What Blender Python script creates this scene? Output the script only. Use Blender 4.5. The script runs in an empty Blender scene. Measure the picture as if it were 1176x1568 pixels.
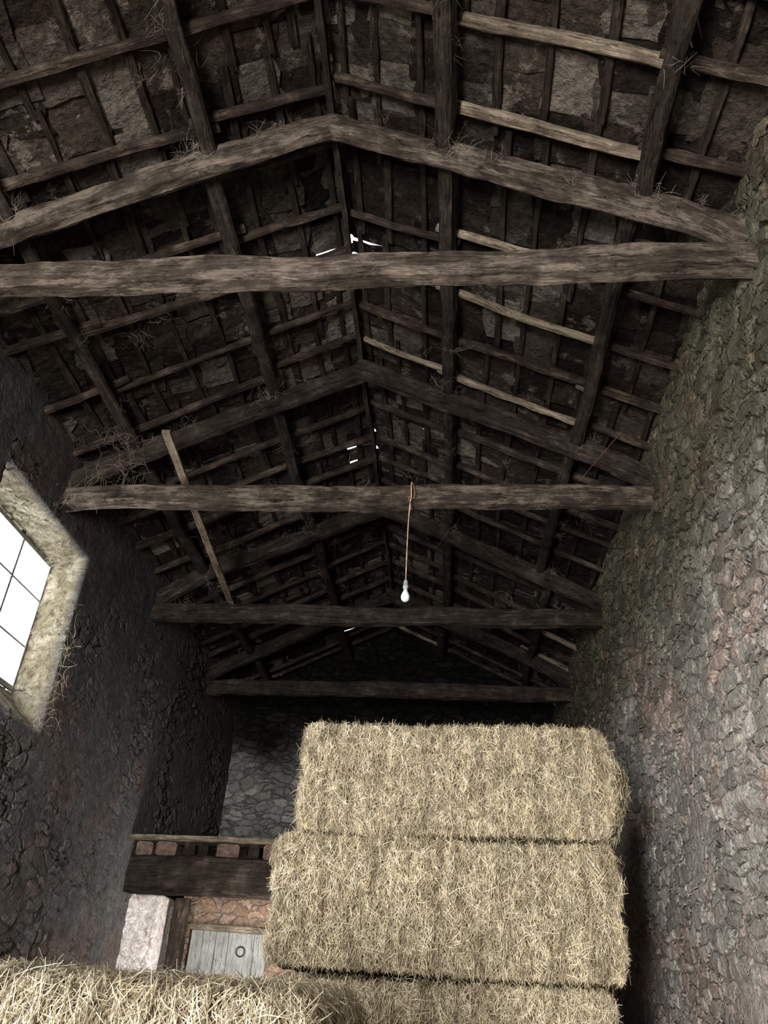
import bpy, bmesh, math, random
import numpy as np
from mathutils import Vector, Matrix, noise
random.seed(7); rng=np.random.default_rng(7)
S=bpy.context.scene
EYE=1.7; XL=-3.96; XR=2.03; XC=-0.96; YF=-3.5; YB=14.3
TY=[0.72,3.6,6.5,9.35,12.25]
def roofz(x,off=0.0): return 7.74-0.5*abs(x-XC)+off
SL=0.33 # slate plane offset
# ---------------------------------------------------------------- nodes
class NT:
    def __init__(s,name):
        s.m=bpy.data.materials.new(name); s.m.use_nodes=True; s.t=s.m.node_tree; s.t.nodes.clear()
        s.out=s.t.nodes.new('ShaderNodeOutputMaterial'); s.b=s.t.nodes.new('ShaderNodeBsdfPrincipled')
        s.L(s.b.outputs[0],s.out.inputs[0])
    def L(s,a,b): s.t.links.new(a,b)
    def n(s,ty,ins=None,**kw):
        n=s.t.nodes.new(ty)
        for k,v in kw.items(): setattr(n,k,v)
        for k,v in (ins or {}).items(): s.set(n.inputs[k],v)
        return n
    def set(s,sock,v):
        if isinstance(v,bpy.types.NodeSocket): s.L(v,sock)
        else: sock.default_value=v
    def math(s,op,a,b=0.0,c=0.0,clamp=False):
        n=s.t.nodes.new('ShaderNodeMath'); n.operation=op; n.use_clamp=clamp
        s.set(n.inputs[0],a); s.set(n.inputs[1],b); s.set(n.inputs[2],c); return n.outputs[0]
    def mix(s,f,a,b,mode='MIX'):
        n=s.t.nodes.new('ShaderNodeMix'); n.data_type='RGBA'; n.blend_type=mode
        s.set(n.inputs[0],f); s.set(n.inputs[6],a); s.set(n.inputs[7],b); return n.outputs[2]
    def map(s,v,a,b,c=0.0,d=1.0,smooth=True):
        n=s.t.nodes.new('ShaderNodeMapRange'); n.interpolation_type='SMOOTHSTEP' if smooth else 'LINEAR'
        s.set(n.inputs[0],v)
        for i,x in enumerate((a,b,c,d)): n.inputs[i+1].default_value=x
        return n.outputs[0]
    def ramp(s,f,stops):
        n=s.t.nodes.new('ShaderNodeValToRGB'); e=n.color_ramp.elements
        while len(e)<len(stops): e.new(0.5)
        for i,(p,c) in enumerate(stops): e[i].position=p; e[i].color=(*c,1)
        s.set(n.inputs[0],f); return n.outputs[0]
    def noise(s,vec,scale,detail=4,rough=0.55):
        n=s.n('ShaderNodeTexNoise'); n.inputs['Scale'].default_value=scale; n.inputs['Detail'].default_value=detail
        n.inputs['Roughness'].default_value=rough
        if vec is not None: s.L(vec,n.inputs['Vector'])
        return n
    def vscale(s,vec,sc):
        n=s.t.nodes.new('ShaderNodeMapping'); s.L(vec,n.inputs[0]); n.inputs['Scale'].default_value=sc; return n.outputs[0]
    def warp(s,vec,scale,amp,detail=3):
        wn=s.noise(vec,scale,detail)
        v=s.n('ShaderNodeVectorMath',operation='SUBTRACT'); s.L(wn.outputs['Color'],v.inputs[0]); v.inputs[1].default_value=(.5,.5,.5)
        v2=s.n('ShaderNodeVectorMath',operation='SCALE'); s.L(v.outputs[0],v2.inputs[0]); v2.inputs['Scale'].default_value=amp
        v3=s.n('ShaderNodeVectorMath',operation='ADD'); s.L(vec,v3.inputs[0]); s.L(v2.outputs[0],v3.inputs[1]); return v3.outputs[0]
    def bump(s,h,dist=0.02,strength=1.0):
        n=s.n('ShaderNodeBump'); n.inputs['Strength'].default_value=strength; n.inputs['Distance'].default_value=dist
        s.L(h,n.inputs['Height']); s.L(n.outputs[0],s.b.inputs['Normal'])
def c4(c): return (*c,1)
def desat(c,k=.16):
    l=.3*c[0]+.6*c[1]+.1*c[2]; return tuple(v+(l-v)*k for v in c)

def stone_mat(name,cols,mortar,plaster,scale=(1,4.0,8.5),pl=(0.5,0.6),zfade=None,disp=1.0,dark=None,red=None,reveal=None,sh=1.0):
    m=NT(name); co=m.n('ShaderNodeTexCoord').outputs['Object']
    w=m.warp(m.warp(co,1.6,.36),9.0,.07,3)
    sv=m.vscale(w,scale)
    vo=m.n('ShaderNodeTexVoronoi'); m.L(sv,vo.inputs['Vector']); vo.inputs['Scale'].default_value=1
    ve=m.n('ShaderNodeTexVoronoi',feature='DISTANCE_TO_EDGE'); m.L(sv,ve.inputs['Vector']); ve.inputs['Scale'].default_value=1
    e=m.map(ve.outputs['Distance'],0.01,.13); ec=m.map(ve.outputs['Distance'],0.02,.12)
    sep=m.n('ShaderNodeSeparateColor'); m.L(vo.outputs['Color'],sep.inputs[0])
    n=len(cols); st=[((i+.5)/n,c) for i,c in enumerate(cols)]
    sc=m.ramp(sep.outputs[0],st)
    fn=m.noise(co,13,6,.7); mn=m.noise(co,3.2,6,.65); bn=m.noise(co,0.7,4,.6); mn2=m.noise(co,48,5,.75)
    sz=m.n('ShaderNodeSeparateXYZ'); m.L(co,sz.inputs[0])
    if red:
        rm=m.math('ADD',m.noise(co,1.1,5,.65).outputs[0],m.map(sz.outputs[2],red[0],red[1],red[2],0,False))
        sc=m.mix(m.map(rm,.50,.62),sc,m.mix(.9,sc,c4(red[3]),'MULTIPLY'))
    mj=m.math('MULTIPLY',m.math('SUBTRACT',1.0,ec),m.map(mn.outputs[0],.4,.6,.35,.9))
    col=m.mix(mj,sc,c4(mortar))
    plm=m.math('ADD',bn.outputs[0],m.math('MULTIPLY',m.math('SUBTRACT',mn.outputs[0],.5),.7))
    plm=m.math('ADD',plm,m.math('MULTIPLY',m.math('SUBTRACT',fn.outputs[0],.5),.35))
    if zfade: plm=m.math('ADD',plm,m.map(sz.outputs[2],zfade[0],zfade[1],zfade[2],zfade[3],False))
    pm=m.map(plm,pl[0],pl[1])
    plc=m.mix(m.map(mn.outputs[0],.35,.65),c4(plaster),c4([x*.68 for x in plaster]))
    if red: plc=m.mix(m.map(rm,.50,.64),plc,m.mix(.6,plc,c4(red[3]),'MULTIPLY'))
    col=m.mix(m.math('MULTIPLY',pm,.88),col,plc)
    col=m.mix(0.75,col,m.ramp(fn.outputs[0],[(.28,(.45,.45,.45)),(.5,(.95,.95,.95)),(.72,(1.5,1.47,1.43))]),'MULTIPLY')
    col=m.mix(0.75,col,m.ramp(mn2.outputs[0],[(.34,(.35,.35,.35)),(.5,(1,1,1)),(.66,(1.6,1.6,1.6))]),'MULTIPLY')
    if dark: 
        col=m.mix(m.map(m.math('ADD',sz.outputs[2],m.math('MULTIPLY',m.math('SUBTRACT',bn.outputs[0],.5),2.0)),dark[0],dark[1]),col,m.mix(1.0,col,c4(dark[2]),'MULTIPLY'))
    if reveal:
        rc=m.mix(m.map(mn.outputs[0],.4,.62),c4(reveal[0]),c4(reveal[1]))
        rc=m.mix(.9,rc,m.ramp(fn.outputs[0],[(.32,(.3,.27,.22)),(.5,(.9,.88,.85)),(.7,(1.4,1.4,1.4))]),'MULTIPLY')
        col=m.mix(m.map(m.math('ADD',sz.outputs[0],m.math('MULTIPLY',m.math('SUBTRACT',fn.outputs[0],.5),.25)),XL-.14,XL-.005,1,0),col,rc)
    m.L(col,m.b.inputs['Base Color']); m.b.inputs['Roughness'].default_value=1; m.b.inputs['Specular IOR Level'].default_value=.03
    inv=m.math('SUBTRACT',1.0,m.math('MULTIPLY',pm,.85))
    h=m.math('MULTIPLY',m.math('MULTIPLY',e,m.math('ADD',m.math('MULTIPLY',sep.outputs[1],.9),.4)),inv)
    h=m.math('ADD',m.math('MULTIPLY',h,.036*disp*sh),m.math('MULTIPLY',mn.outputs[0],.030*disp))
    h=m.math('ADD',h,m.math('MULTIPLY',bn.outputs[0],.12*disp))
    h=m.math('ADD',h,m.math('MULTIPLY',fn.outputs[0],.019*disp))
    h=m.math('ADD',h,m.math('MULTIPLY',mn2.outputs[0],.007*disp))
    d=m.n('ShaderNodeDisplacement'); m.L(h,d.inputs['Height']); d.inputs['Midlevel'].default_value=.10*disp; d.inputs['Scale'].default_value=1
    m.L(d.outputs[0],m.out.inputs['Displacement'])
    try: m.m.displacement_method='BOTH'
    except Exception as ex: print(ex)
    return m.m

def wood_mat(name,dark,mid,light,bias=0.0,worn=.62,dust=.25):
    dark,mid,light=desat(dark),desat(mid),desat(light)
    m=NT(name); at=m.n('ShaderNodeAttribute',attribute_name='grain'); g=at.outputs['Vector']
    co=m.n('ShaderNodeTexCoord').outputs['Object']
    gw=m.warp(g,2.5,.05)
    a=m.noise(m.vscale(gw,(1.8,30,30)),1,6,.7); b=m.noise(m.vscale(gw,(6,130,130)),1,4,.65); p=m.noise(co,4.0,6,.7)
    q=m.noise(m.vscale(gw,(2.2,8,8)),1,6,.75); cr=m.noise(m.vscale(gw,(.8,30,30)),1,3,.5)
    f=m.math('ADD',m.math('MULTIPLY',a.outputs[0],.38),m.math('MULTIPLY',p.outputs[0],.74)); f=m.math('ADD',f,bias-.06)
    col=m.ramp(f,[(.36,dark),(.54,mid),(.70,light)])
    wm=m.map(m.math('ADD',q.outputs[0],bias),worn-.06,worn+.05)
    col=m.mix(m.math('MULTIPLY',wm,.6),col,c4([min(1,x*1.1) for x in light]))
    col=m.mix(.65,col,m.ramp(b.outputs[0],[(.3,(.4,.38,.37)),(.5,(1,1,1)),(.68,(1.35,1.35,1.35))]),'MULTIPLY')
    crack=m.map(m.math('ABSOLUTE',m.math('SUBTRACT',cr.outputs[0],.46)),.0,.012)
    col=m.mix(m.math('MULTIPLY',m.math('SUBTRACT',1.0,crack),.8),col,c4((.008,.006,.005)))
    m.L(col,m.b.inputs['Base Color']); m.b.inputs['Roughness'].default_value=.95; m.b.inputs['Specular IOR Level'].default_value=.06
    h=m.math('ADD',m.math('MULTIPLY',a.outputs[0],1.0),m.math('MULTIPLY',b.outputs[0],.6)); h=m.math('ADD',h,m.math('MULTIPLY',q.outputs[0],.8)); h=m.math('ADD',h,m.math('MULTIPLY',crack,.5)); h=m.math('ADD',h,m.math('MULTIPLY',wm,-.2))
    m.bump(h,.02,1.0); return m.m

def simple(name,col,rough=.8,var=.3,sc=12,metal=0):
    m=NT(name); co=m.n('ShaderNodeTexCoord').outputs['Object']; n=m.noise(co,sc,5)
    cc=m.mix(m.map(n.outputs[0],.3,.7),c4([x*(1-var) for x in col]),c4([min(1,x*(1+var)) for x in col]))
    m.L(cc,m.b.inputs['Base Color']); m.b.inputs['Roughness'].default_value=rough; m.b.inputs['Metallic'].default_value=metal
    m.bump(n.outputs[0],.004,.6); return m.m

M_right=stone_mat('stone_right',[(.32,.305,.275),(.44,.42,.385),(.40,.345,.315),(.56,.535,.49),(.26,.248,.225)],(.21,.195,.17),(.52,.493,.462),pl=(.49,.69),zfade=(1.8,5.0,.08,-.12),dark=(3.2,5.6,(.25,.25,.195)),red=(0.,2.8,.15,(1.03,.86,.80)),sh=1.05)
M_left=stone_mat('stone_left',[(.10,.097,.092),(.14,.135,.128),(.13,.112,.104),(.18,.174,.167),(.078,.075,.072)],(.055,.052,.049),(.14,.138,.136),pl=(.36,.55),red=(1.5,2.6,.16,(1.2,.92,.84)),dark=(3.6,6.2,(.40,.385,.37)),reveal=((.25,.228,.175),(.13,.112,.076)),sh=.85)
M_back=stone_mat('stone_back',[(.20,.20,.195),(.27,.26,.25),(.15,.14,.13),(.34,.33,.31)],(.115,.11,.10),(.23,.22,.21),scale=(3.8,1,8),pl=(.6,.8),dark=(4.9,5.9,(.05,.048,.046)))  # upper gable shade painted into the stone colour, lit part left below
M_red=stone_mat('stone_red',[(.28,.18,.13),(.21,.15,.11),(.34,.24,.17),(.27,.21,.17)],(.17,.13,.1),(.26,.19,.15),scale=(5.0,4.0,9.0),pl=(.7,.9),disp=.4)
M_white=stone_mat('whitewash',[(.76,.68,.65),(.84,.78,.74),(.64,.45,.41)],(.6,.52,.48),(.88,.82,.79),scale=(3.,3.,6.0),pl=(.46,.60),disp=.35)
M_wood=wood_mat('old_oak',(.016,.012,.009),(.045,.034,.026),(.118,.092,.070))
M_tie=wood_mat('tie_oak',(.024,.018,.013),(.076,.057,.043),(.235,.182,.138),bias=.01,worn=.56)
M_raft=wood_mat('rafter_wood',(.018,.013,.0095),(.052,.037,.027),(.15,.11,.078),bias=.0,worn=.60)
M_raftl=wood_mat('rafter_wood_pale',(.07,.05,.034),(.21,.16,.108),(.42,.335,.235),bias=.02,worn=.57)
M_dark=wood_mat('lath_wood',(.014,.0102,.0076),(.038,.028,.020),(.10,.077,.058))
M_door=wood_mat('door_wood',(.26,.27,.25),(.38,.39,.36),(.50,.52,.49))
M_plank=wood_mat('plank_wood',(.12,.085,.05),(.25,.18,.12),(.42,.32,.22))

def slate_mat():
    m=NT('slate'); at=m.n('ShaderNodeAttribute',attribute_name='rnd').outputs['Color']
    sep=m.n('ShaderNodeSeparateColor'); m.L(at,sep.inputs[0]); co=m.n('ShaderNodeTexCoord').outputs['Object']
    n1=m.noise(co,3.0,7,.72); n2=m.noise(co,18,5,.7); n3=m.noise(co,8,5,.7); n4=m.noise(co,.6,3,.5)
    c=m.ramp(sep.outputs[0],[(.0,(.012,.0095,.0075)),(.3,(.027,.019,.0145)),(.6,(.038,.0295,.023)),(.86,(.052,.043,.035)),(.95,(.125,.108,.091))])
    c=m.mix(m.math('MULTIPLY',m.map(m.math('ADD',n1.outputs[0],m.math('MULTIPLY',m.math('SUBTRACT',n3.outputs[0],.5),.5)),.56,.66),.65),c,c4((.155,.13,.107)))
    c=m.mix(.9,c,m.ramp(n2.outputs[0],[(.3,(.35,.35,.35)),(.5,(.95,.95,.95)),(.66,(1.5,1.45,1.4))]),'MULTIPLY')
    c=m.mix(1,c,m.ramp(n4.outputs[0],[(.35,(.42,.42,.42)),(.65,(1.35,1.35,1.35))]),'MULTIPLY')
    m.L(c,m.b.inputs['Base Color']); m.b.inputs['Roughness'].default_value=.95; m.b.inputs['Specular IOR Level'].default_value=.08
    m.bump(m.math('ADD',n3.outputs[0],m.math('MULTIPLY',n2.outputs[0],.4)),.07,1.0); return m.m
M_slate=slate_mat()
def straw_mat(name,body=False,k=1.0):
    m=NT(name); co=m.n('ShaderNodeTexCoord').outputs['Object']
    cl=m.noise(m.vscale(co,(10,4,1.8)),1,4,.6); fine=m.noise(co,16,3,.6)
    if body:
        n=m.noise(m.vscale(co,(60,60,14)),1,4,.7)
        c=m.ramp(n.outputs[0],[(.3,(.045,.032,.016)),(.5,(.15,.11,.062)),(.7,(.34,.265,.16))])  # body coloured dark to paint the deep shade between strands
        m.bump(n.outputs[0],.03,1)
    else:
        at=m.n('ShaderNodeAttribute',attribute_name='rnd').outputs['Color']; sep=m.n('ShaderNodeSeparateColor'); m.L(at,sep.inputs[0])
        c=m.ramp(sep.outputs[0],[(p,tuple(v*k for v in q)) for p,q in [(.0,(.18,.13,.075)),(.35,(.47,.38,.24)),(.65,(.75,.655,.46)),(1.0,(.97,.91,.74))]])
        c=m.mix(.85,c,m.ramp(cl.outputs[0],[(.32,(.5,.48,.44)),(.5,(1,1,1)),(.66,(1.28,1.27,1.25))]),'MULTIPLY')
        c=m.mix(.7,c,m.ramp(fine.outputs[0],[(.35,(.5,.48,.45)),(.6,(1.22,1.22,1.22))]),'MULTIPLY')
    m.L(c,m.b.inputs['Base Color']); m.b.inputs['Roughness'].default_value=.55 if not body else .9
    m.b.inputs['Specular IOR Level'].default_value=.3
    return m.m
M_straw=straw_mat('straw'); M_strawn=straw_mat('straw_near_dimmed',k=.62); M_sbody=straw_mat('straw_body',True)  # near-bale straw colour darkened to offset the strong doorway light there

# ---------------------------------------------------------------- mesh helpers
def link(o,parent=None):
    S.collection.objects.link(o)
    if parent: o.parent=parent
    return o
def empty(name):
    e=bpy.data.objects.new(name,None); S.collection.objects.link(e); e.empty_display_size=.2; return e
class MB:
    def __init__(s): s.v=[];s.f=[];s.g=[];s.r=[];s.m=[];s.cm=0
    def beam(s,p0,p1,w,h,seg=.15,jit=.006,bow=0.0,bowv=(0,0,1),twist=0.0,chamf=.18,up=(0,0,1)):
        p0=Vector(p0);p1=Vector(p1);d=p1-p0;L=d.length;d.normalize();up=Vector(up)
        x=d.cross(up).normalized();y=x.cross(d).normalized()
        c=min(w,h)*chamf*.5
        prof=[(-w/2+c,-h/2),(0,-h/2),(w/2-c,-h/2),(w/2,-h/2+c),(w/2,0),(w/2,h/2-c),(w/2-c,h/2),(0,h/2),(-w/2+c,h/2),(-w/2,h/2-c),(-w/2,0),(-w/2,-h/2+c)]
        n=max(2,int(L/seg)); b0=len(s.v); off=Vector([random.random()*40 for _ in range(3)]); k=len(prof); bv=Vector(bowv); f0=len(s.f)
        for i in range(n+1):
            t=i/n; c0=p0+d*(L*t)+bv*(bow*4*t*(1-t))
            wob=Vector((noise.noise(off+Vector((L*t*.9,0,0))),noise.noise(off+Vector((L*t*.9,9,0))),0))*jit*2.5
            sc=1+.10*noise.noise(off+Vector((L*t*.8,20,0)))
            a=twist*(t-.5)
            for (px,py) in prof:
                q=off+Vector((L*t*5,px*14,py*14)); jx=noise.noise(q)*jit; jy=noise.noise(q+Vector((7,7,7)))*jit
                X=(px*math.cos(a)-py*math.sin(a))*sc+jx+wob.x; Y=(px*math.sin(a)+py*math.cos(a))*sc+jy+wob.y
                s.v.append(c0+x*X+y*Y); s.g.append((off.x+L*t,px+off.y,py+off.z))
        for i in range(n):
            for j in range(k):
                a=b0+i*k+j;b=b0+i*k+(j+1)%k; s.f.append((a,b,b+k,a+k))
        s.f.append(tuple(b0+j for j in reversed(range(k)))); s.f.append(tuple(b0+n*k+j for j in range(k)))
        s.m+= [s.cm]*(len(s.f)-f0)
    def obj(s,name,mat,parent=None,smooth=False,extra=()):
        me=bpy.data.meshes.new(name); me.from_pydata([tuple(v) for v in s.v],[],s.f); me.update()
        if s.g and len(s.g)==len(s.v):
            a=me.attributes.new('grain','FLOAT_VECTOR','POINT'); a.data.foreach_set('vector',np.array(s.g,dtype=np.float32).ravel())
        if s.r and len(s.r)==len(s.v):
            a=me.color_attributes.new('rnd','FLOAT_COLOR','POINT'); a.data.foreach_set('color',np.array(s.r,dtype=np.float32).ravel())
        me.materials.append(mat)
        for m in extra: me.materials.append(m)
        if extra: me.polygons.foreach_set('material_index',np.array(s.m,dtype=np.int32))
        if smooth:
            for p in me.polygons: p.use_smooth=True
        o=bpy.data.objects.new(name,me); return link(o,parent)
def one(name,mat,*a,parent=None,**k):
    m=MB(); m.beam(*a,**k); return m.obj(name,mat,parent)

def lin(a,b,step,extra=()):
    pts=sorted(set([a,b]+[e for e in extra if a<e<b])); out=[]
    for p,q in zip(pts,pts[1:]):
        n=max(1,int(round((q-p)/step))); out+= [p+(q-p)*i/n for i in range(n)]
    return out+[b]
def grid_obj(name,mat,patches,toward,parent=None):
    V=[];F=[]
    for us,vs,fn,skip in patches:
        b=len(V); nu=len(us); nv=len(vs)
        for v in vs:
            for u in us: V.append(fn(u,v))
        for j in range(nv-1):
            for i in range(nu-1):
                if skip and skip((us[i]+us[i+1])/2,(vs[j]+vs[j+1])/2): continue
                F.append((b+j*nu+i,b+j*nu+i+1,b+(j+1)*nu+i+1,b+(j+1)*nu+i))
    me=bpy.data.meshes.new(name); me.from_pydata(V,[],F)
    bm=bmesh.new(); bm.from_mesh(me); bmesh.ops.remove_doubles(bm,verts=bm.verts,dist=1e-4)
    loose=[v for v in bm.verts if not v.link_faces]; bmesh.ops.delete(bm,geom=loose,context='VERTS')
    bmesh.ops.recalc_face_normals(bm,faces=bm.faces); bm.faces.ensure_lookup_table()
    if bm.faces[0].normal.dot(Vector(toward))<0: bmesh.ops.reverse_faces(bm,faces=bm.faces)
    for f in bm.faces: f.smooth=True
    bm.to_mesh(me); bm.free(); me.materials.append(mat)
    return link(bpy.data.objects.new(name,me),parent)

# ---------------------------------------------------------------- walls
zt=6.75
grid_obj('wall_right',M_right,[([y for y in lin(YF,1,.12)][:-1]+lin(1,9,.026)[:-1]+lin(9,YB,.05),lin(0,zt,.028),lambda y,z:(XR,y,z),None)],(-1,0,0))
iy0,iy1,iz0,iz1=5.41,7.28,3.72,5.70; oy0,oy1,oz0,oz1=5.5,7.36,4.19,5.66; XO=XL-.5
yl=lin(YF,3,.15)[:-1]+lin(3,YB,.04,(iy0,iy1)); zl=lin(0,zt,.04,(iz0,iz1))
def inop(y,z): return iy0<y<iy1 and iz0<z<iz1
def lerp(a,b,t): return a+(b-a)*t
dv=[i/14 for i in range(15)]
uy=[y for y in yl if iy0-1e-6<=y<=iy1+1e-6]; uz=[z for z in zl if iz0-1e-6<=z<=iz1+1e-6]
def rv_h(zi,zo):
    return lambda y,t:(lerp(XL,XO,t),lerp(y,lerp(oy0,oy1,(y-iy0)/(iy1-iy0)),t),lerp(zi,zo,t))
def rv_v(yi,yo):
    return lambda z,t:(lerp(XL,XO,t),lerp(yi,yo,t),lerp(z,lerp(oz0,oz1,(z-iz0)/(iz1-iz0)),t))
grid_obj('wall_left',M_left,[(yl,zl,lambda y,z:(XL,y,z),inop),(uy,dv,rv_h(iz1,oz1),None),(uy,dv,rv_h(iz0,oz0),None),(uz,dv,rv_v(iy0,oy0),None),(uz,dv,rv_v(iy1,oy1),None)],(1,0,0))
w1=empty('window_1')
mb=MB()
for z in (oz0+.02,4.66,5.19,oz1-.02): mb.beam((XO+.02,oy0-.05,z),(XO+.02,oy1+.05,z),.03,.018 if oz0+.1<z<oz1-.1 else .05,jit=.001)
for y in (oy0,6.12,6.74,oy1): mb.beam((XO+.02,y,oz0-.05),(XO+.02,y,oz1+.05),.03,.018 if oy0<y<oy1 else .05,jit=.001,up=(1,0,0))
mb.obj('glazing_frame',simple('window_paint',(.35,.36,.36)),w1)
def gz(x,t): return t*(roofz(x,SL+.03))
xs=lin(XL-.02,XR+.02,.045)
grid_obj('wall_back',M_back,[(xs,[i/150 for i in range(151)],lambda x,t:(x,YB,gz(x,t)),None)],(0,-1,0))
DX0,DX1=-2.75,-1.45
xsf=lin(XL-.02,XR+.02,.12,(DX0,DX1)); zsf=[0,]+[i/40 for i in range(1,41)]
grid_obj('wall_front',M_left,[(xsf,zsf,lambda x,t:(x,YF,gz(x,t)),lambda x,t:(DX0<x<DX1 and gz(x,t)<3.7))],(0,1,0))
def floor_mat():
    m=NT('earth_floor'); co=m.n('ShaderNodeTexCoord').outputs['Object']; n=m.noise(co,6,6,.7); n2=m.noise(co,50,3)
    c=m.ramp(n.outputs[0],[(.3,(.12,.1,.08)),(.7,(.3,.26,.19))]); m.L(c,m.b.inputs['Base Color']); m.b.inputs['Roughness'].default_value=.95
    m.bump(n2.outputs[0],.02,.8); return m.m
grid_obj('floor',floor_mat(),[(lin(XL-.3,XR+.3,.3),lin(YF-.3,YB+.3,.3),lambda x,y:(x,y,0),None)],(0,0,1))

# ---------------------------------------------------------------- roof
mb=MB(); cs=math.cos(math.atan(.5)); G=.36; LEN=.82
def slate(side,s0,y0,w,L,pale=0,jf=1.0):
    r=random.random() if not pale else random.uniform(.88,1); b=len(mb.v); tl=random.uniform(-.03,.03)*jf; rot=random.uniform(-.09,.09)*jf  # pale slates by the ridge have reflected daylight painted into their colour
    nu,nv=4,6; th=.02
    off=Vector([random.random()*50 for _ in range(3)])
    for lay in (0,1):
        for j in range(nv):
            for i in range(nu):
                t=j/(nv-1); u=i/(nu-1)
                s=s0+t*L+(noise.noise(off+Vector((u*3,t*3,0)))*.09)+rot*(u-.5)*w; y=y0+u*w+noise.noise(off+Vector((u*3,t*3,5)))*.04*jf-rot*(t-.5)*L*.3
                dx=max(0.0,s*cs)
                z=7.74+SL-s*cs*.5+t*.065+(u-.5)*tl*2+noise.noise(off+Vector((u*2.4,t*4,9)))*.035+lay*th
                mb.v.append((XC+side*dx,y,z)); mb.r.append((r,random.random(),0,1))
    n=nu*nv
    for j in range(nv-1):
        for i in range(nu-1):
            a=b+j*nu+i; q=(a,a+1,a+nu+1,a+nu); mb.f.append(q); mb.f.append(tuple(k+n for k in reversed(q)))
    rim=[b+i for i in range(nu)]+[b+j*nu+nu-1 for j in range(1,nv)]+[b+(nv-1)*nu+i for i in range(nu-2,-1,-1)]+[b+j*nu for j in range(nv-2,0,-1)]
    for k in range(len(rim)):
        a=rim[k];c=rim[(k+1)%len(rim)]; mb.f.append((a,c,c+n,a+n))
WIN=[(-1,5.02,5.14),(-1,5.25,5.36),(1,5.10,5.28),(1,4.93,4.98),(-1,8.16,8.26),(-1,8.5,8.62)]
CAP=[(5.02,5.14),(5.24,5.36),(8.16,8.24),(8.5,8.62)]
def runs(side):
    cur=YF-.3; out=[]
    for s_,a,b in sorted(WIN,key=lambda t:t[1]):
        if s_!=side: continue
        out.append((cur,a)); cur=b
    out.append((cur,YB+.3)); return out
for side in (-1,1):
    for k in range(0,11):
        s0=.05+k*G
        for a,b in (runs(side) if k==0 else [(YF-.3-random.random()*.3,YB+.3)]):
            y=a
            while y<b-.01:
                w=min(random.uniform(.2,.5),b-y)
                if b-y-w<.1 and k==0: w=b-y
                slate(side,s0,y,w+(.015 if k else 0),LEN,pale=(k<2 and random.random()<.25),jf=.5 if k==0 else 1); y+=w
    for a,b in runs(side):
        y=a
        while y<b-.01:
            w=min(random.uniform(.25,.5),b-y); slate(side,.03,y,w-.004,.5,pale=random.random()<.35,jf=.5); y+=w
mb.obj('ceiling',M_slate)
mb=MB(); segs=[]; cur=YF-.3
for a,b in CAP: segs.append((cur,a)); cur=b
segs.append((cur,YB+.3))
for a0,b0 in segs:
    y=a0
    while y<b0-1e-6:
        y2e=min(y+.44,b0)
        b=len(mb.v); prof=[(-.24,-.10),(-.12,-.02),(0,.05),(.12,-.02),(.24,-.10)]
        for y2 in (y,y2e+(.02 if y2e<b0 else 0)):
            for lay in (0,.02):
                for px,pz in prof: mb.v.append((XC+px,y2,7.74+SL+.10+pz+lay)); mb.r.append((random.random(),0,0,1))
        for i in range(4):
            mb.f+=[(b+i,b+i+1,b+11+i,b+10+i),(b+5+i,b+6+i,b+16+i,b+15+i)]
        mb.f+=[(b,b+5,b+15,b+10),(b+4,b+9,b+19,b+14)]
        y=y2e
mb.obj('ridge_tiles',M_slate)
mb=MB()
for side in (-1,1):
    for k in range(0,10):
        s=.10+k*G
        if k==0: s=.16
        y=YF
        while y<YB:
            L=random.uniform(.8,2.6); y2=min(y+L,YB)
            j=random.uniform(-.06,.06)
            x=XC+side*(s+j)*cs; x2=XC+side*(s+j+random.uniform(-.05,.05))*cs; z=7.74+SL-.038-abs(x-XC)*.5; z2=7.74+SL-.038-abs(x2-XC)*.5
            mb.beam((x,y-.03,z),(x2,y2+.03,z2),random.uniform(.04,.075),.03,seg=.12,jit=.010,chamf=.4,up=(side*.447,0,.894)); y=y2
mb.obj('roof_battens',M_dark)
mb=MB()
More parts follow.
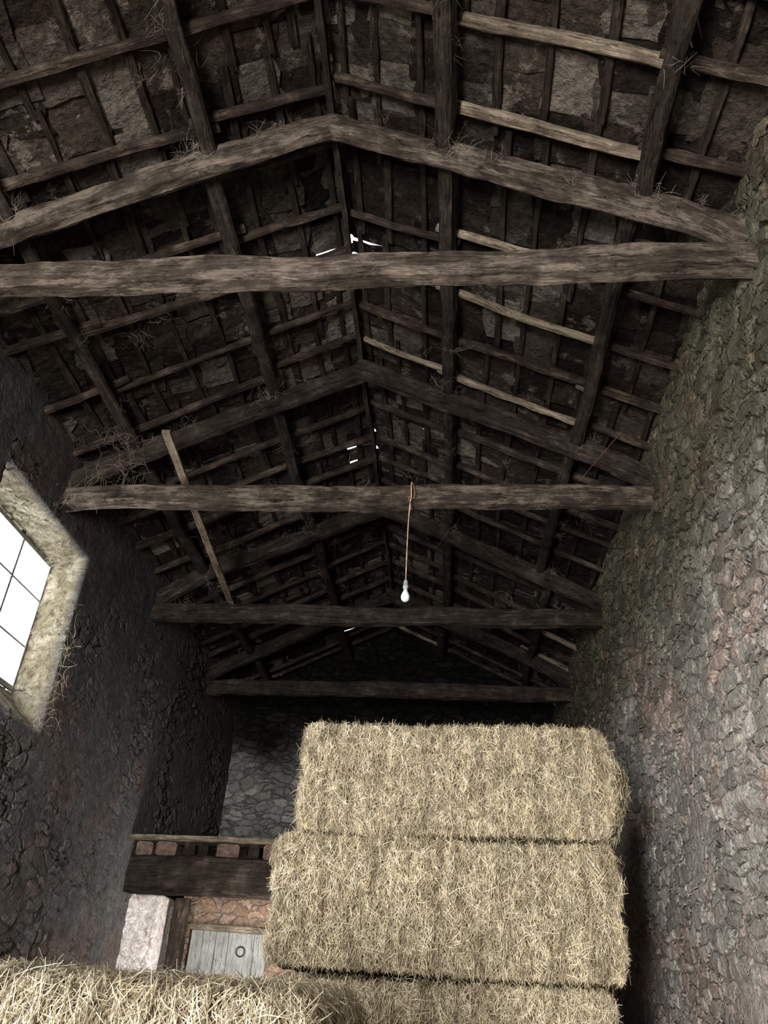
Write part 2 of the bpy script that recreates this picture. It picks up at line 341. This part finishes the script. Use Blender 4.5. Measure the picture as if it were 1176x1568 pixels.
for bi in range(-1,5):
    y0=TY[0]-2.9 if bi<0 else TY[bi]
    y1=TY[bi+1] if bi<4 else YB+.5
    for side in (-1,1):
        nr=5
        for k in range(nr):
            y=y0+(y1-y0)*(k+.5)/nr
            if y<YF or y>YB: continue
            yy=y+random.uniform(-.1,.1); ya=yy+random.uniform(-.14,.14)
            w=random.uniform(.05,.08); h=random.uniform(.06,.085); o=SL-.05-.045
            br=random.choice((.97,.97,2.33)); sh=random.uniform(-.12,.12)
            if side>0 and y<3.6: br=.97; ya=yy+random.uniform(-.05,.05); sh=.02
            ym=yy+(ya-yy)*br/3.2
            pale=.55 if y<6.4 else .2  # pale wood copy paints right-slope rafters as lit, more often near the camera
            mb.cm=1 if (side>0 and random.random()<pale*.5 and y>3.6) else 0
            mb.beam((XC+side*.04,yy,roofz(XC+.04,o)),(XC+side*(br+.1),ym,roofz(XC+br+.1,o)),w,h,jit=.011,bow=random.uniform(-.02,.01),chamf=.5,seg=.1)
            mb.cm=1 if (side>0 and (random.random()<pale or 1.4<y<3.6 or (3.6<y<6.4 and k in (2,3)))) else 0
            w2=w*random.uniform(.9,1.2)
            if side>0 and y<6.4:
                mb.beam((XC+side*(br-.1),ym+sh,roofz(XC+br-.1,o)),(XC+side*2.42,ya+sh,roofz(XC+2.42,o)),.085 if y<3.6 else .07,h,jit=.011,bow=random.uniform(-.02,.01),chamf=.5,seg=.1)
                mb.cm=0; mb.beam((XC+side*2.3,ya,roofz(XC+2.3,o)),(XC+side*3.2,ya,roofz(XC+3.2,o)),w2,h,jit=.011,chamf=.5,seg=.1)
            else: mb.beam((XC+side*(br-.1),ym+sh,roofz(XC+br-.1,o)),(XC+side*3.2,ya+sh,roofz(XC+3.2,o)),w2,h,jit=.011,bow=random.uniform(-.02,.01),chamf=.5,seg=.1)
mb.obj('common_rafters',M_raft,extra=(M_raftl,))
for side,dx in ((-1,.97),(-1,2.36),(1,.97),(1,2.33)):
    mb=MB(); yy=[YF+.08]+TY+[YB-.08]
    for a,b in zip(yy,yy[1:]):
        o=random.uniform(-.05,.05); x=XC+side*(dx+o)
        mb.beam((x,a-.02,roofz(x,.085)),(x+random.uniform(-.06,.06),b+.02,roofz(x,.085)),random.uniform(.105,.135),.145,jit=.014,bow=random.uniform(-.05,0),up=(side*.447,0,.894),chamf=.4,twist=random.uniform(-.15,.15))
    mb.obj('purlin',M_wood)
one('ridge_beam',M_wood,(XC,YF,7.88),(XC,YB,7.88),.05,.13,jit=.012)
for i,y in enumerate(TY):
    e=empty('roof_truss')
    tz=5.98
    one('tie_beam',M_tie if i<3 else M_wood,(XL-.15,y,tz+random.uniform(-.01,.01)),(XR+.15,y,tz),.17,.235,parent=e,jit=.017,bow=.02 if i!=1 else .0,chamf=.35,seg=.08)  # far ties take the darker oak, painting in the light falloff
    for side,nm in ((-1,'principal_a'),(1,'principal_b')):
        xe=XC+side*3.12
        one(nm,M_wood if i!=1 else M_tie,(XC-side*.06,y-.01*side,roofz(XC,0)),(xe,y,roofz(xe,-.04)),.14,.215,parent=e,jit=.018,bow=random.uniform(.01,.06),chamf=.4,seg=.08)
one('loose_plank',M_plank,(-2.66,5.62,6.17),(-2.90,9.45,6.12),.085,.035,jit=.003,bow=-.01)

# ---------------------------------------------------------------- strands
def strands(P,D,N,L,W,bend,segs=2):
    n=len(P); D=D/np.linalg.norm(D,axis=1,keepdims=True)
    side=np.cross(D,N); side/=np.linalg.norm(side,axis=1,keepdims=True)+1e-9
    ts=np.linspace(-1,1,segs+1); k=(segs+1)*2
    V=np.zeros((n,k,3))
    for i,t in enumerate(ts):
        c=P+D*(t*L/2)[:,None]+bend*(t*t)
        wv=W*(1-.45*abs(t))
        V[:,2*i]=c-side*(wv/2)[:,None]; V[:,2*i+1]=c+side*(wv/2)[:,None]
    F=[]
    for i in range(segs): F.append([2*i,2*i+1,2*i+3,2*i+2])
    F=np.array(F)[None]+(np.arange(n)*k)[:,None,None]
    return V.reshape(-1,3),F.reshape(-1,4),k
def np_mesh(name,V,F,mats,fm=None,rnd=None,parent=None,smooth=False):
    me=bpy.data.meshes.new(name); me.vertices.add(len(V)); me.vertices.foreach_set('co',V.astype(np.float32).ravel())
    me.loops.add(F.size); me.loops.foreach_set('vertex_index',F.astype(np.int32).ravel())
    me.polygons.add(len(F)); me.polygons.foreach_set('loop_start',np.arange(0,F.size,4,dtype=np.int32))
    me.polygons.foreach_set('loop_total',np.full(len(F),4,dtype=np.int32))
    for m in mats: me.materials.append(m)
    if fm is not None: me.polygons.foreach_set('material_index',fm.astype(np.int32))
    if rnd is not None:
        c=np.ones((len(V),4),np.float32); c[:,0]=rnd; a=me.color_attributes.new('rnd','FLOAT_COLOR','POINT'); a.data.foreach_set('color',c.ravel())
    me.update(calc_edges=True); me.validate()
    return link(bpy.data.objects.new(name,me),parent)

def bale(name,cx,cy,cz,hx,hy,hz,dens,rotz=0.0,r=.10,Ls=(.045,.16),amp=.032,wscale=1.0,parent=None,seed=0,bulge=0.0,mat=None):
    g=np.random.default_rng(seed+11); half=np.array([hx,hy,hz]); ph=g.random(12)*6.28
    def surf(q):
        h=q*half; inner=np.clip(h,-(half-r),half-r); d=h-inner; n=d/(np.linalg.norm(d,axis=1,keepdims=True)+1e-9); p=inner+n*r
        x,y,z=p[:,0],p[:,1],p[:,2]
        xs_=x+.03*np.sin(z*4+ph[8])+.015*np.sin(z*11+x*5)
        dd=amp*(.5*np.sin(x*5+ph[0]+z*2)*np.sin(z*5+ph[1])+.42*np.sin(xs_*30+ph[2]+1.2*np.sin(z*3))+.5*np.sin(xs_*61+ph[3]+y*10)+.35*np.sin(y*9+z*13+ph[4])+.25*np.sin(z*31+x*9+ph[5])+.25*np.sin(z*55+x*21+ph[6])*np.sin(x*33+z*7))
        dd*=1-.6*(abs(n[:,2])>.5)
        dd-=.05*np.exp(-((z+.03*np.sin(x*3+ph[6]))/.035)**2)*(abs(n[:,1])>.5)
        dd+=.03*np.sin(y*3+ph[7])*(abs(n[:,0])>.5)
        dd+=bulge*np.exp(-((z+.02)/.22)**2)*np.clip(n[:,0],0,1)
        dd+=.035*(1-(z/hz)**2)*(n[:,1]<-.5)
        p=p+n*dd[:,None]
        p[:,2]+=.010*np.sin(x*2.3+ph[9])
        return p,n,dd
    c,s_=math.cos(rotz),math.sin(rotz); R=np.array([[c,-s_,0],[s_,c,0],[0,0,1]]); C=np.array([cx,cy,cz])
    Vs=[];Fs=[];off=0
    for ax in range(3):
        a,b=[i for i in range(3) if i!=ax]
        for sg in (-1,1):
            na=max(4,int(half[a]*2/.03)); nb=max(4,int(half[b]*2/.03))
            A,B=np.meshgrid(np.linspace(-1,1,na+1),np.linspace(-1,1,nb+1),indexing='ij')
            q=np.zeros((A.size,3)); q[:,a]=A.ravel(); q[:,b]=B.ravel(); q[:,ax]=sg
            p,n,_=surf(q); Vs.append(p-n*.02)
            idx=np.arange(A.size).reshape(A.shape)+off; f=np.stack([idx[:-1,:-1],idx[1:,:-1],idx[1:,1:],idx[:-1,1:]],-1).reshape(-1,4)
            if (sg>0)!=(ax==1): pass
            else: f=f[:,::-1]
            Fs.append(f); off+=A.size
    BV=np.concatenate(Vs);BF=np.concatenate(Fs)
    SV=[];SF=[];SR=[];o=len(BV)
    for key,cnt in dens.items():
        ax,sg={'f':(1,-1),'t':(2,1),'l':(0,-1),'r':(0,1),'b':(1,1)}[key]
        q=g.uniform(-1,1,(cnt,3)); q[:,ax]=sg
        if key=='f' :
            m=g.random(cnt)<.10; q[m,2]=np.sign(g.uniform(-1,1,m.sum()))*g.uniform(.86,1,m.sum())
            m=g.random(cnt)<.06; q[m,0]=np.sign(g.uniform(-1,1,m.sum()))*g.uniform(.95,1,m.sum())
        p,n,dd=surf(q)
        t1=np.cross(n,np.array([0,0,1.0])); bad=np.linalg.norm(t1,axis=1)<.3; t1[bad]=np.array([1,0,0]); t1/=np.linalg.norm(t1,axis=1,keepdims=True)
        t2=np.cross(n,t1)
        ang=g.normal(math.pi/2,.55,cnt); w=g.random(cnt)<.28; ang[w]=g.uniform(0,math.pi,w.sum())
        D=t1*np.cos(ang)[:,None]+t2*np.sin(ang)[:,None]+n*g.normal(0,.2,cnt)[:,None]
        out=g.random(cnt)<.07; D[out]+=n[out]*g.uniform(-.9,.9,out.sum())[:,None]
        L=g.uniform(Ls[0],Ls[1],cnt)*np.where(g.random(cnt)<.35,.5,1)*np.where(g.random(cnt)<.06,1.6,1)
        L=np.where((abs(q[:,2])>.85)&(key=='f'),L*.6,L); W=g.uniform(.0022,.0048,cnt)*wscale
        NN=n+g.normal(0,.55,(cnt,3))
        dep=g.random(cnt)**1.3
        P=p+n*(dep*.045-.022)[:,None]
        bend=n*g.normal(-.006,.010,cnt)[:,None]+g.normal(0,.006,(cnt,3))
        v,f,k=strands(P,D,NN,L,W,bend)
        rr=np.clip(g.beta(1.5,1.4,cnt),0,1)
        SV.append(v);SF.append(f+o);o+=len(v);SR.append(np.repeat(rr,k))
    V=np.concatenate([BV]+SV)@R.T+C; F=np.concatenate([BF]+SF)
    fm=np.zeros(len(F));fm[len(BF):]=1; rn=np.concatenate([np.zeros(len(BV))]+SR)
    return np_mesh(name,V,F,[M_sbody,mat or M_straw],fm,rn,parent)

FY=6.3; HX=1.27
mkf={'f':25000,'l':3000,'r':3000,'t':3500}
bale('straw_bale',-.02,FY+.62,.45,HX,.6,.45,{'f':1500,'l':300,'r':300},seed=1)
bale('straw_bale',-.03,FY+.62,1.372,1.25,.6,.460,mkf,seed=2,r=.14)
bale('straw_bale',-.01,FY+.59,2.305,1.30,.6,.474,mkf,seed=3,r=.14)
bale('straw_bale',.06,FY+.62,3.21,1.22,.6,.452,mkf,rotz=.0,r=.14,seed=4,bulge=.12)
for k,z in enumerate((.45,1.35,2.26,3.16)): bale('straw_bale',0.02,FY+1.9,z,1.20,.6,.44,{'l':1200,'r':1200},seed=20+k)
bale('straw_bale',-1.58,3.65,.42,1.22,.6,.43,{'f':1000},seed=31)
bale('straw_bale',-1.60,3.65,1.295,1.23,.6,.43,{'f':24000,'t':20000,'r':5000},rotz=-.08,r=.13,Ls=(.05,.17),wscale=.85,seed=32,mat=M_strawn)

# ---------------------------------------------------------------- hanging bulb
def lathe(name,prof,loc,mat,parent,n=24):
    V=[];F=[]
    for r,z in prof:
        for i in range(n): a=i/n*6.2832; V.append((loc[0]+r*math.cos(a),loc[1]+r*math.sin(a),loc[2]+z))
    for j in range(len(prof)-1):
        for i in range(n): F.append((j*n+i,j*n+(i+1)%n,(j+1)*n+(i+1)%n,(j+1)*n+i))
    me=bpy.data.meshes.new(name); me.from_pydata(V,[],F); me.materials.append(mat)
    for p in me.polygons: p.use_smooth=True
    return link(bpy.data.objects.new(name,me),parent)
def curve(name,pts,r,mat,parent=None):
    cu=bpy.data.curves.new(name,'CURVE'); cu.dimensions='3D'; cu.bevel_depth=r; cu.bevel_resolution=2
    sp=cu.splines.new('NURBS'); sp.points.add(len(pts)-1); sp.use_endpoint_u=True; sp.order_u=3
    for p,q in zip(sp.points,pts): p.co=(*q,1)
    cu.materials.append(mat); return link(bpy.data.objects.new(name,cu),parent)
lb=empty('hanging_light_bulb'); bx,by,bz=-.37,6.39,4.88
M_cord=simple('cord',(.27,.12,.08),.7); M_cord2=simple('cord_pale',(.54,.40,.31),.6); M_twine=simple('twine',(.14,.05,.035),.8)
curve('cord',[(bx+.03,by+.16,6.12),(bx+.03,by,6.13),(bx+.02,by-.03,6.08),(bx+.03,by-.02,5.95),(bx+.01,by-.01,5.8),(bx,by,5.4),(bx,by,bz+.11)],.0052,M_cord2,lb)
curve('cord_loop',[(bx+.03,by-.02,6.1),(bx+.07,by-.03,6.0),(bx+.05,by-.03,5.88),(bx-.02,by-.03,5.94),(bx+.03,by-.03,5.84),(bx+.02,by-.02,5.76)],.004,M_cord,lb)
lathe('holder',[(.004,.13),(.014,.125),(.02,.11),(.022,.07),(.026,.065),(.026,.045),(.02,.04),(.02,.02)],(bx,by,bz),simple('holder_plastic',(.35,.36,.35),.4,.1),lb)
mg=NT('bulb_glass'); mg.b.inputs['Base Color'].default_value=(.85,.92,.94,1); mg.b.inputs['Roughness'].default_value=.2; mg.b.inputs['Subsurface Weight'].default_value=.3
lathe('glass',[(.016,.03),(.018,.015),(.028,-.005),(.038,-.03),(.041,-.05),(.036,-.075),(.022,-.092),(.0,-.098)],(bx,by,bz),mg.m,lb)

# ---------------------------------------------------------------- loft front & doorway
LY=10.3
lf=empty('loft_front')
one('lintel_beam',M_wood,(XL-.1,LY+.12,2.88),(-1.1,LY+.12,2.88),.26,.43,parent=lf,jit=.014)
one('top_plate',M_raftl,(XL-.05,LY+.05,3.305),(-1.1,LY+.05,3.30),.34,.045,parent=lf,jit=.008)
mb=MB(); x=XL+.05
M_brick=simple('brick',(.13,.085,.065),.9,.4,18)
for w,gp in ((.22,.03),(.26,.10),(.14,.05),(.12,.13),(.28,.10),(.14,.08),(.24,.1),(.16,.1),(.2,.1),(.3,.1)):
    if x>-1.3: break
    mb.cm=1 if w>.2 else 0
    mb.beam((x+w/2,LY+.03+random.uniform(0,.04),3.19),(x+w/2,LY+.4,3.19),w,.17,jit=.01,chamf=.3); x+=w+gp
mb.obj('joist_ends',M_wood,lf,extra=(M_brick,))
mb=MB()
for k in range(20): mb.beam((XL,LY+.2+k*.2,3.26),(-1.1,LY+.2+k*.2,3.26),.19,.03,seg=.6)
mb.obj('loft_boards',M_dark,lf)
def boxpatch(x0,x1,y0,y1,z0,z1,st=.04):
    X=lin(x0,x1,st);Y=lin(y0,y1,st);Z=lin(z0,z1,st)
    return [(X,Z,lambda x,z:(x,y0,z),None),(X,Z,lambda x,z:(x,y1,z),None),(Y,Z,lambda y,z:(x0,y,z),None),(Y,Z,lambda y,z:(x1,y,z),None),(X,Y,lambda x,y:(x,y,z1),None),(X,Y,lambda x,y:(x,y,z0),None)]
grid_obj('jamb_pillar',M_white,boxpatch(XL-.05,-3.56,10.6,11.2,0,2.68),(0,-1,0),lf)
one('door_post',M_raft,(-3.38,10.95,0),(-3.38,10.95,2.68),.17,.2,parent=lf,up=(0,1,0))
grid_obj('wall_partition',M_red,[(lin(-3.5,-.9,.03,(-3.32,-2.3)),lin(0,3.25,.03,(2.42,)),lambda x,z:(x,11.35,z),lambda x,z:(-3.32<x<-2.3 and z<2.42))],(0,-1,0))
grid_obj('wall_inner',M_back,boxpatch(-1.5,-1.1,10.35,11.35,0,3.1,.06),(0,-1,0))
d1=empty('door_1'); mb=MB(); x=-3.32
for k in range(6): mb.beam((x+.085,11.33,0.02),(x+.085,11.33,2.36),.164,.035,seg=.3,jit=.003,up=(0,1,0),chamf=.3); x+=.17
mb.obj('planks',M_door,d1)
one('door_head',M_raftl,(-3.45,11.27,2.40),(-2.1,11.27,2.36),.1,.07,parent=d1)
V=[];F=[];R,r=.055,.008
for i in range(24):
    for j in range(8):
        a=i/24*6.2832;b=j/8*6.2832; V.append((-2.62+(R+r*math.cos(b))*math.cos(a),11.29+r*math.sin(b),2.13+(R+r*math.cos(b))*math.sin(a)))
for i in range(24):
    for j in range(8): F.append((i*8+j,i*8+(j+1)%8,((i+1)%24)*8+(j+1)%8,((i+1)%24)*8+j))
me=bpy.data.meshes.new('ring'); me.from_pydata(V,[],F); me.materials.append(simple('iron',(.05,.045,.04),.5,.3,20,.8)); link(bpy.data.objects.new('ring_handle',me),d1)

# ---------------------------------------------------------------- cobwebs / dry wisps
def wisps(name,centres,n,spread,L,W,col,seed,down=.3):
    g=np.random.default_rng(seed); mat=simple(name+'_mat',col,.9); P=[];LL=[]
    for c in centres:
        sc=c[3] if len(c)>3 else 1; k=int(n*sc)
        P.append(np.array(c[:3])+g.normal(0,1,(k,3))*np.array(spread)*sc); LL.append(np.full(k,sc))
    P=np.concatenate(P); LL=np.concatenate(LL); k=len(P); D=g.normal(0,1,(k,3)); D[:,2]-=down
    v,f,kk=strands(P,D,g.normal(0,1,(k,3)),g.uniform(L*.4,L,k)*LL,g.uniform(W*.5,W,k),g.normal(0,L*.22,(k,3)),5)
    return np_mesh(name,v,f,[mat])
cw=[(-3.6,6.4,6.2,1.1),(-3.4,6.38,6.35,1.2),(-3.72,6.3,5.85,1),(-2.0,3.5,7.2,.9),(-2.03,3.5,7.32,1),(-3.5,6.2,6.5,1.1),(-3.3,6.35,6.15,1),(0.1,3.5,7.2,.9),(-3.5,9.3,6.1,.8),(1.5,3.5,6.45,.8)]
for k in range(130):
    side=random.choice((-1,1)); dx=random.choice((.97,2.35,random.uniform(.2,2.8))); x=XC+side*dx; y=random.choice((random.uniform(2,12),random.choice(TY[1:4])-.08))
    cw.append((x,y,roofz(x,random.uniform(-.05,.15)),random.uniform(.3,.7)))
wisps('cobwebs',cw,34,(.09,.05,.06),.24,.0032,(.20,.165,.13),5,.8)
wisps('dry_vine',[(-3.9,7.2,4.2),(-3.9,7.2,4.5),(-4.1,7.15,4.9),(-3.87,7.15,3.9),(-4.2,7.05,5.4),(-4.15,6.9,5.5)],34,(.06,.04,.12),.24,.004,(.36,.3,.2),6,.6)
curve('baling_twine',[(1.35,6.4,6.2),(1.25,6.3,6.0),(1.5,6.35,6.35),(1.75,6.2,6.6)],.003,M_twine)

# ---------------------------------------------------------------- lights
def area(name,loc,rot,sx,sy,p,col):
    l=bpy.data.lights.new(name,'AREA'); l.shape='RECTANGLE'; l.size=sx; l.size_y=sy; l.energy=p; l.color=col
    o=bpy.data.objects.new(name,l); o.location=loc; o.rotation_euler=rot; S.collection.objects.link(o); return o
area('doorway_daylight',(-2.1,YF-.1,1.9),(math.radians(90+2),0,math.radians(-6)),1.1,3.4,1450,(1,.985,.955))
area('window_daylight',(XO-.15,6.43,4.95),(0,math.radians(-90),0),1.5,1.9,60,(.95,.98,1))
area('loft_daylight',(-1.75,10.0,2.0),(math.radians(90),0,math.radians(55)),.6,1.0,48,(1,.96,.92))
w=bpy.data.worlds.new('World'); S.world=w; w.use_nodes=True; bg=w.node_tree.nodes['Background']; bg.inputs[0].default_value=(.93,.96,1,1); bg.inputs[1].default_value=3.2

# ---------------------------------------------------------------- camera
cam=bpy.data.cameras.new('camera'); co=bpy.data.objects.new('camera',cam); S.collection.objects.link(co); S.camera=co
cam.sensor_fit='VERTICAL'; cam.sensor_height=36; cam.sensor_width=27; cam.lens=36*1178/1568; cam.clip_start=.05
p=math.radians(32.3); psi=.095; r=.055
fw=Vector((-math.sin(psi)*math.cos(p),math.cos(psi)*math.cos(p),math.sin(p))); r0=Vector((math.cos(psi),math.sin(psi),0)); u0=r0.cross(fw)
rt=r0*math.cos(r)+u0*math.sin(r); up=u0*math.cos(r)-r0*math.sin(r)
M=Matrix((rt,up,-fw)).transposed().to_4x4(); M.translation=Vector((0,0,EYE)); co.matrix_world=M
S.view_settings.view_transform='Standard'
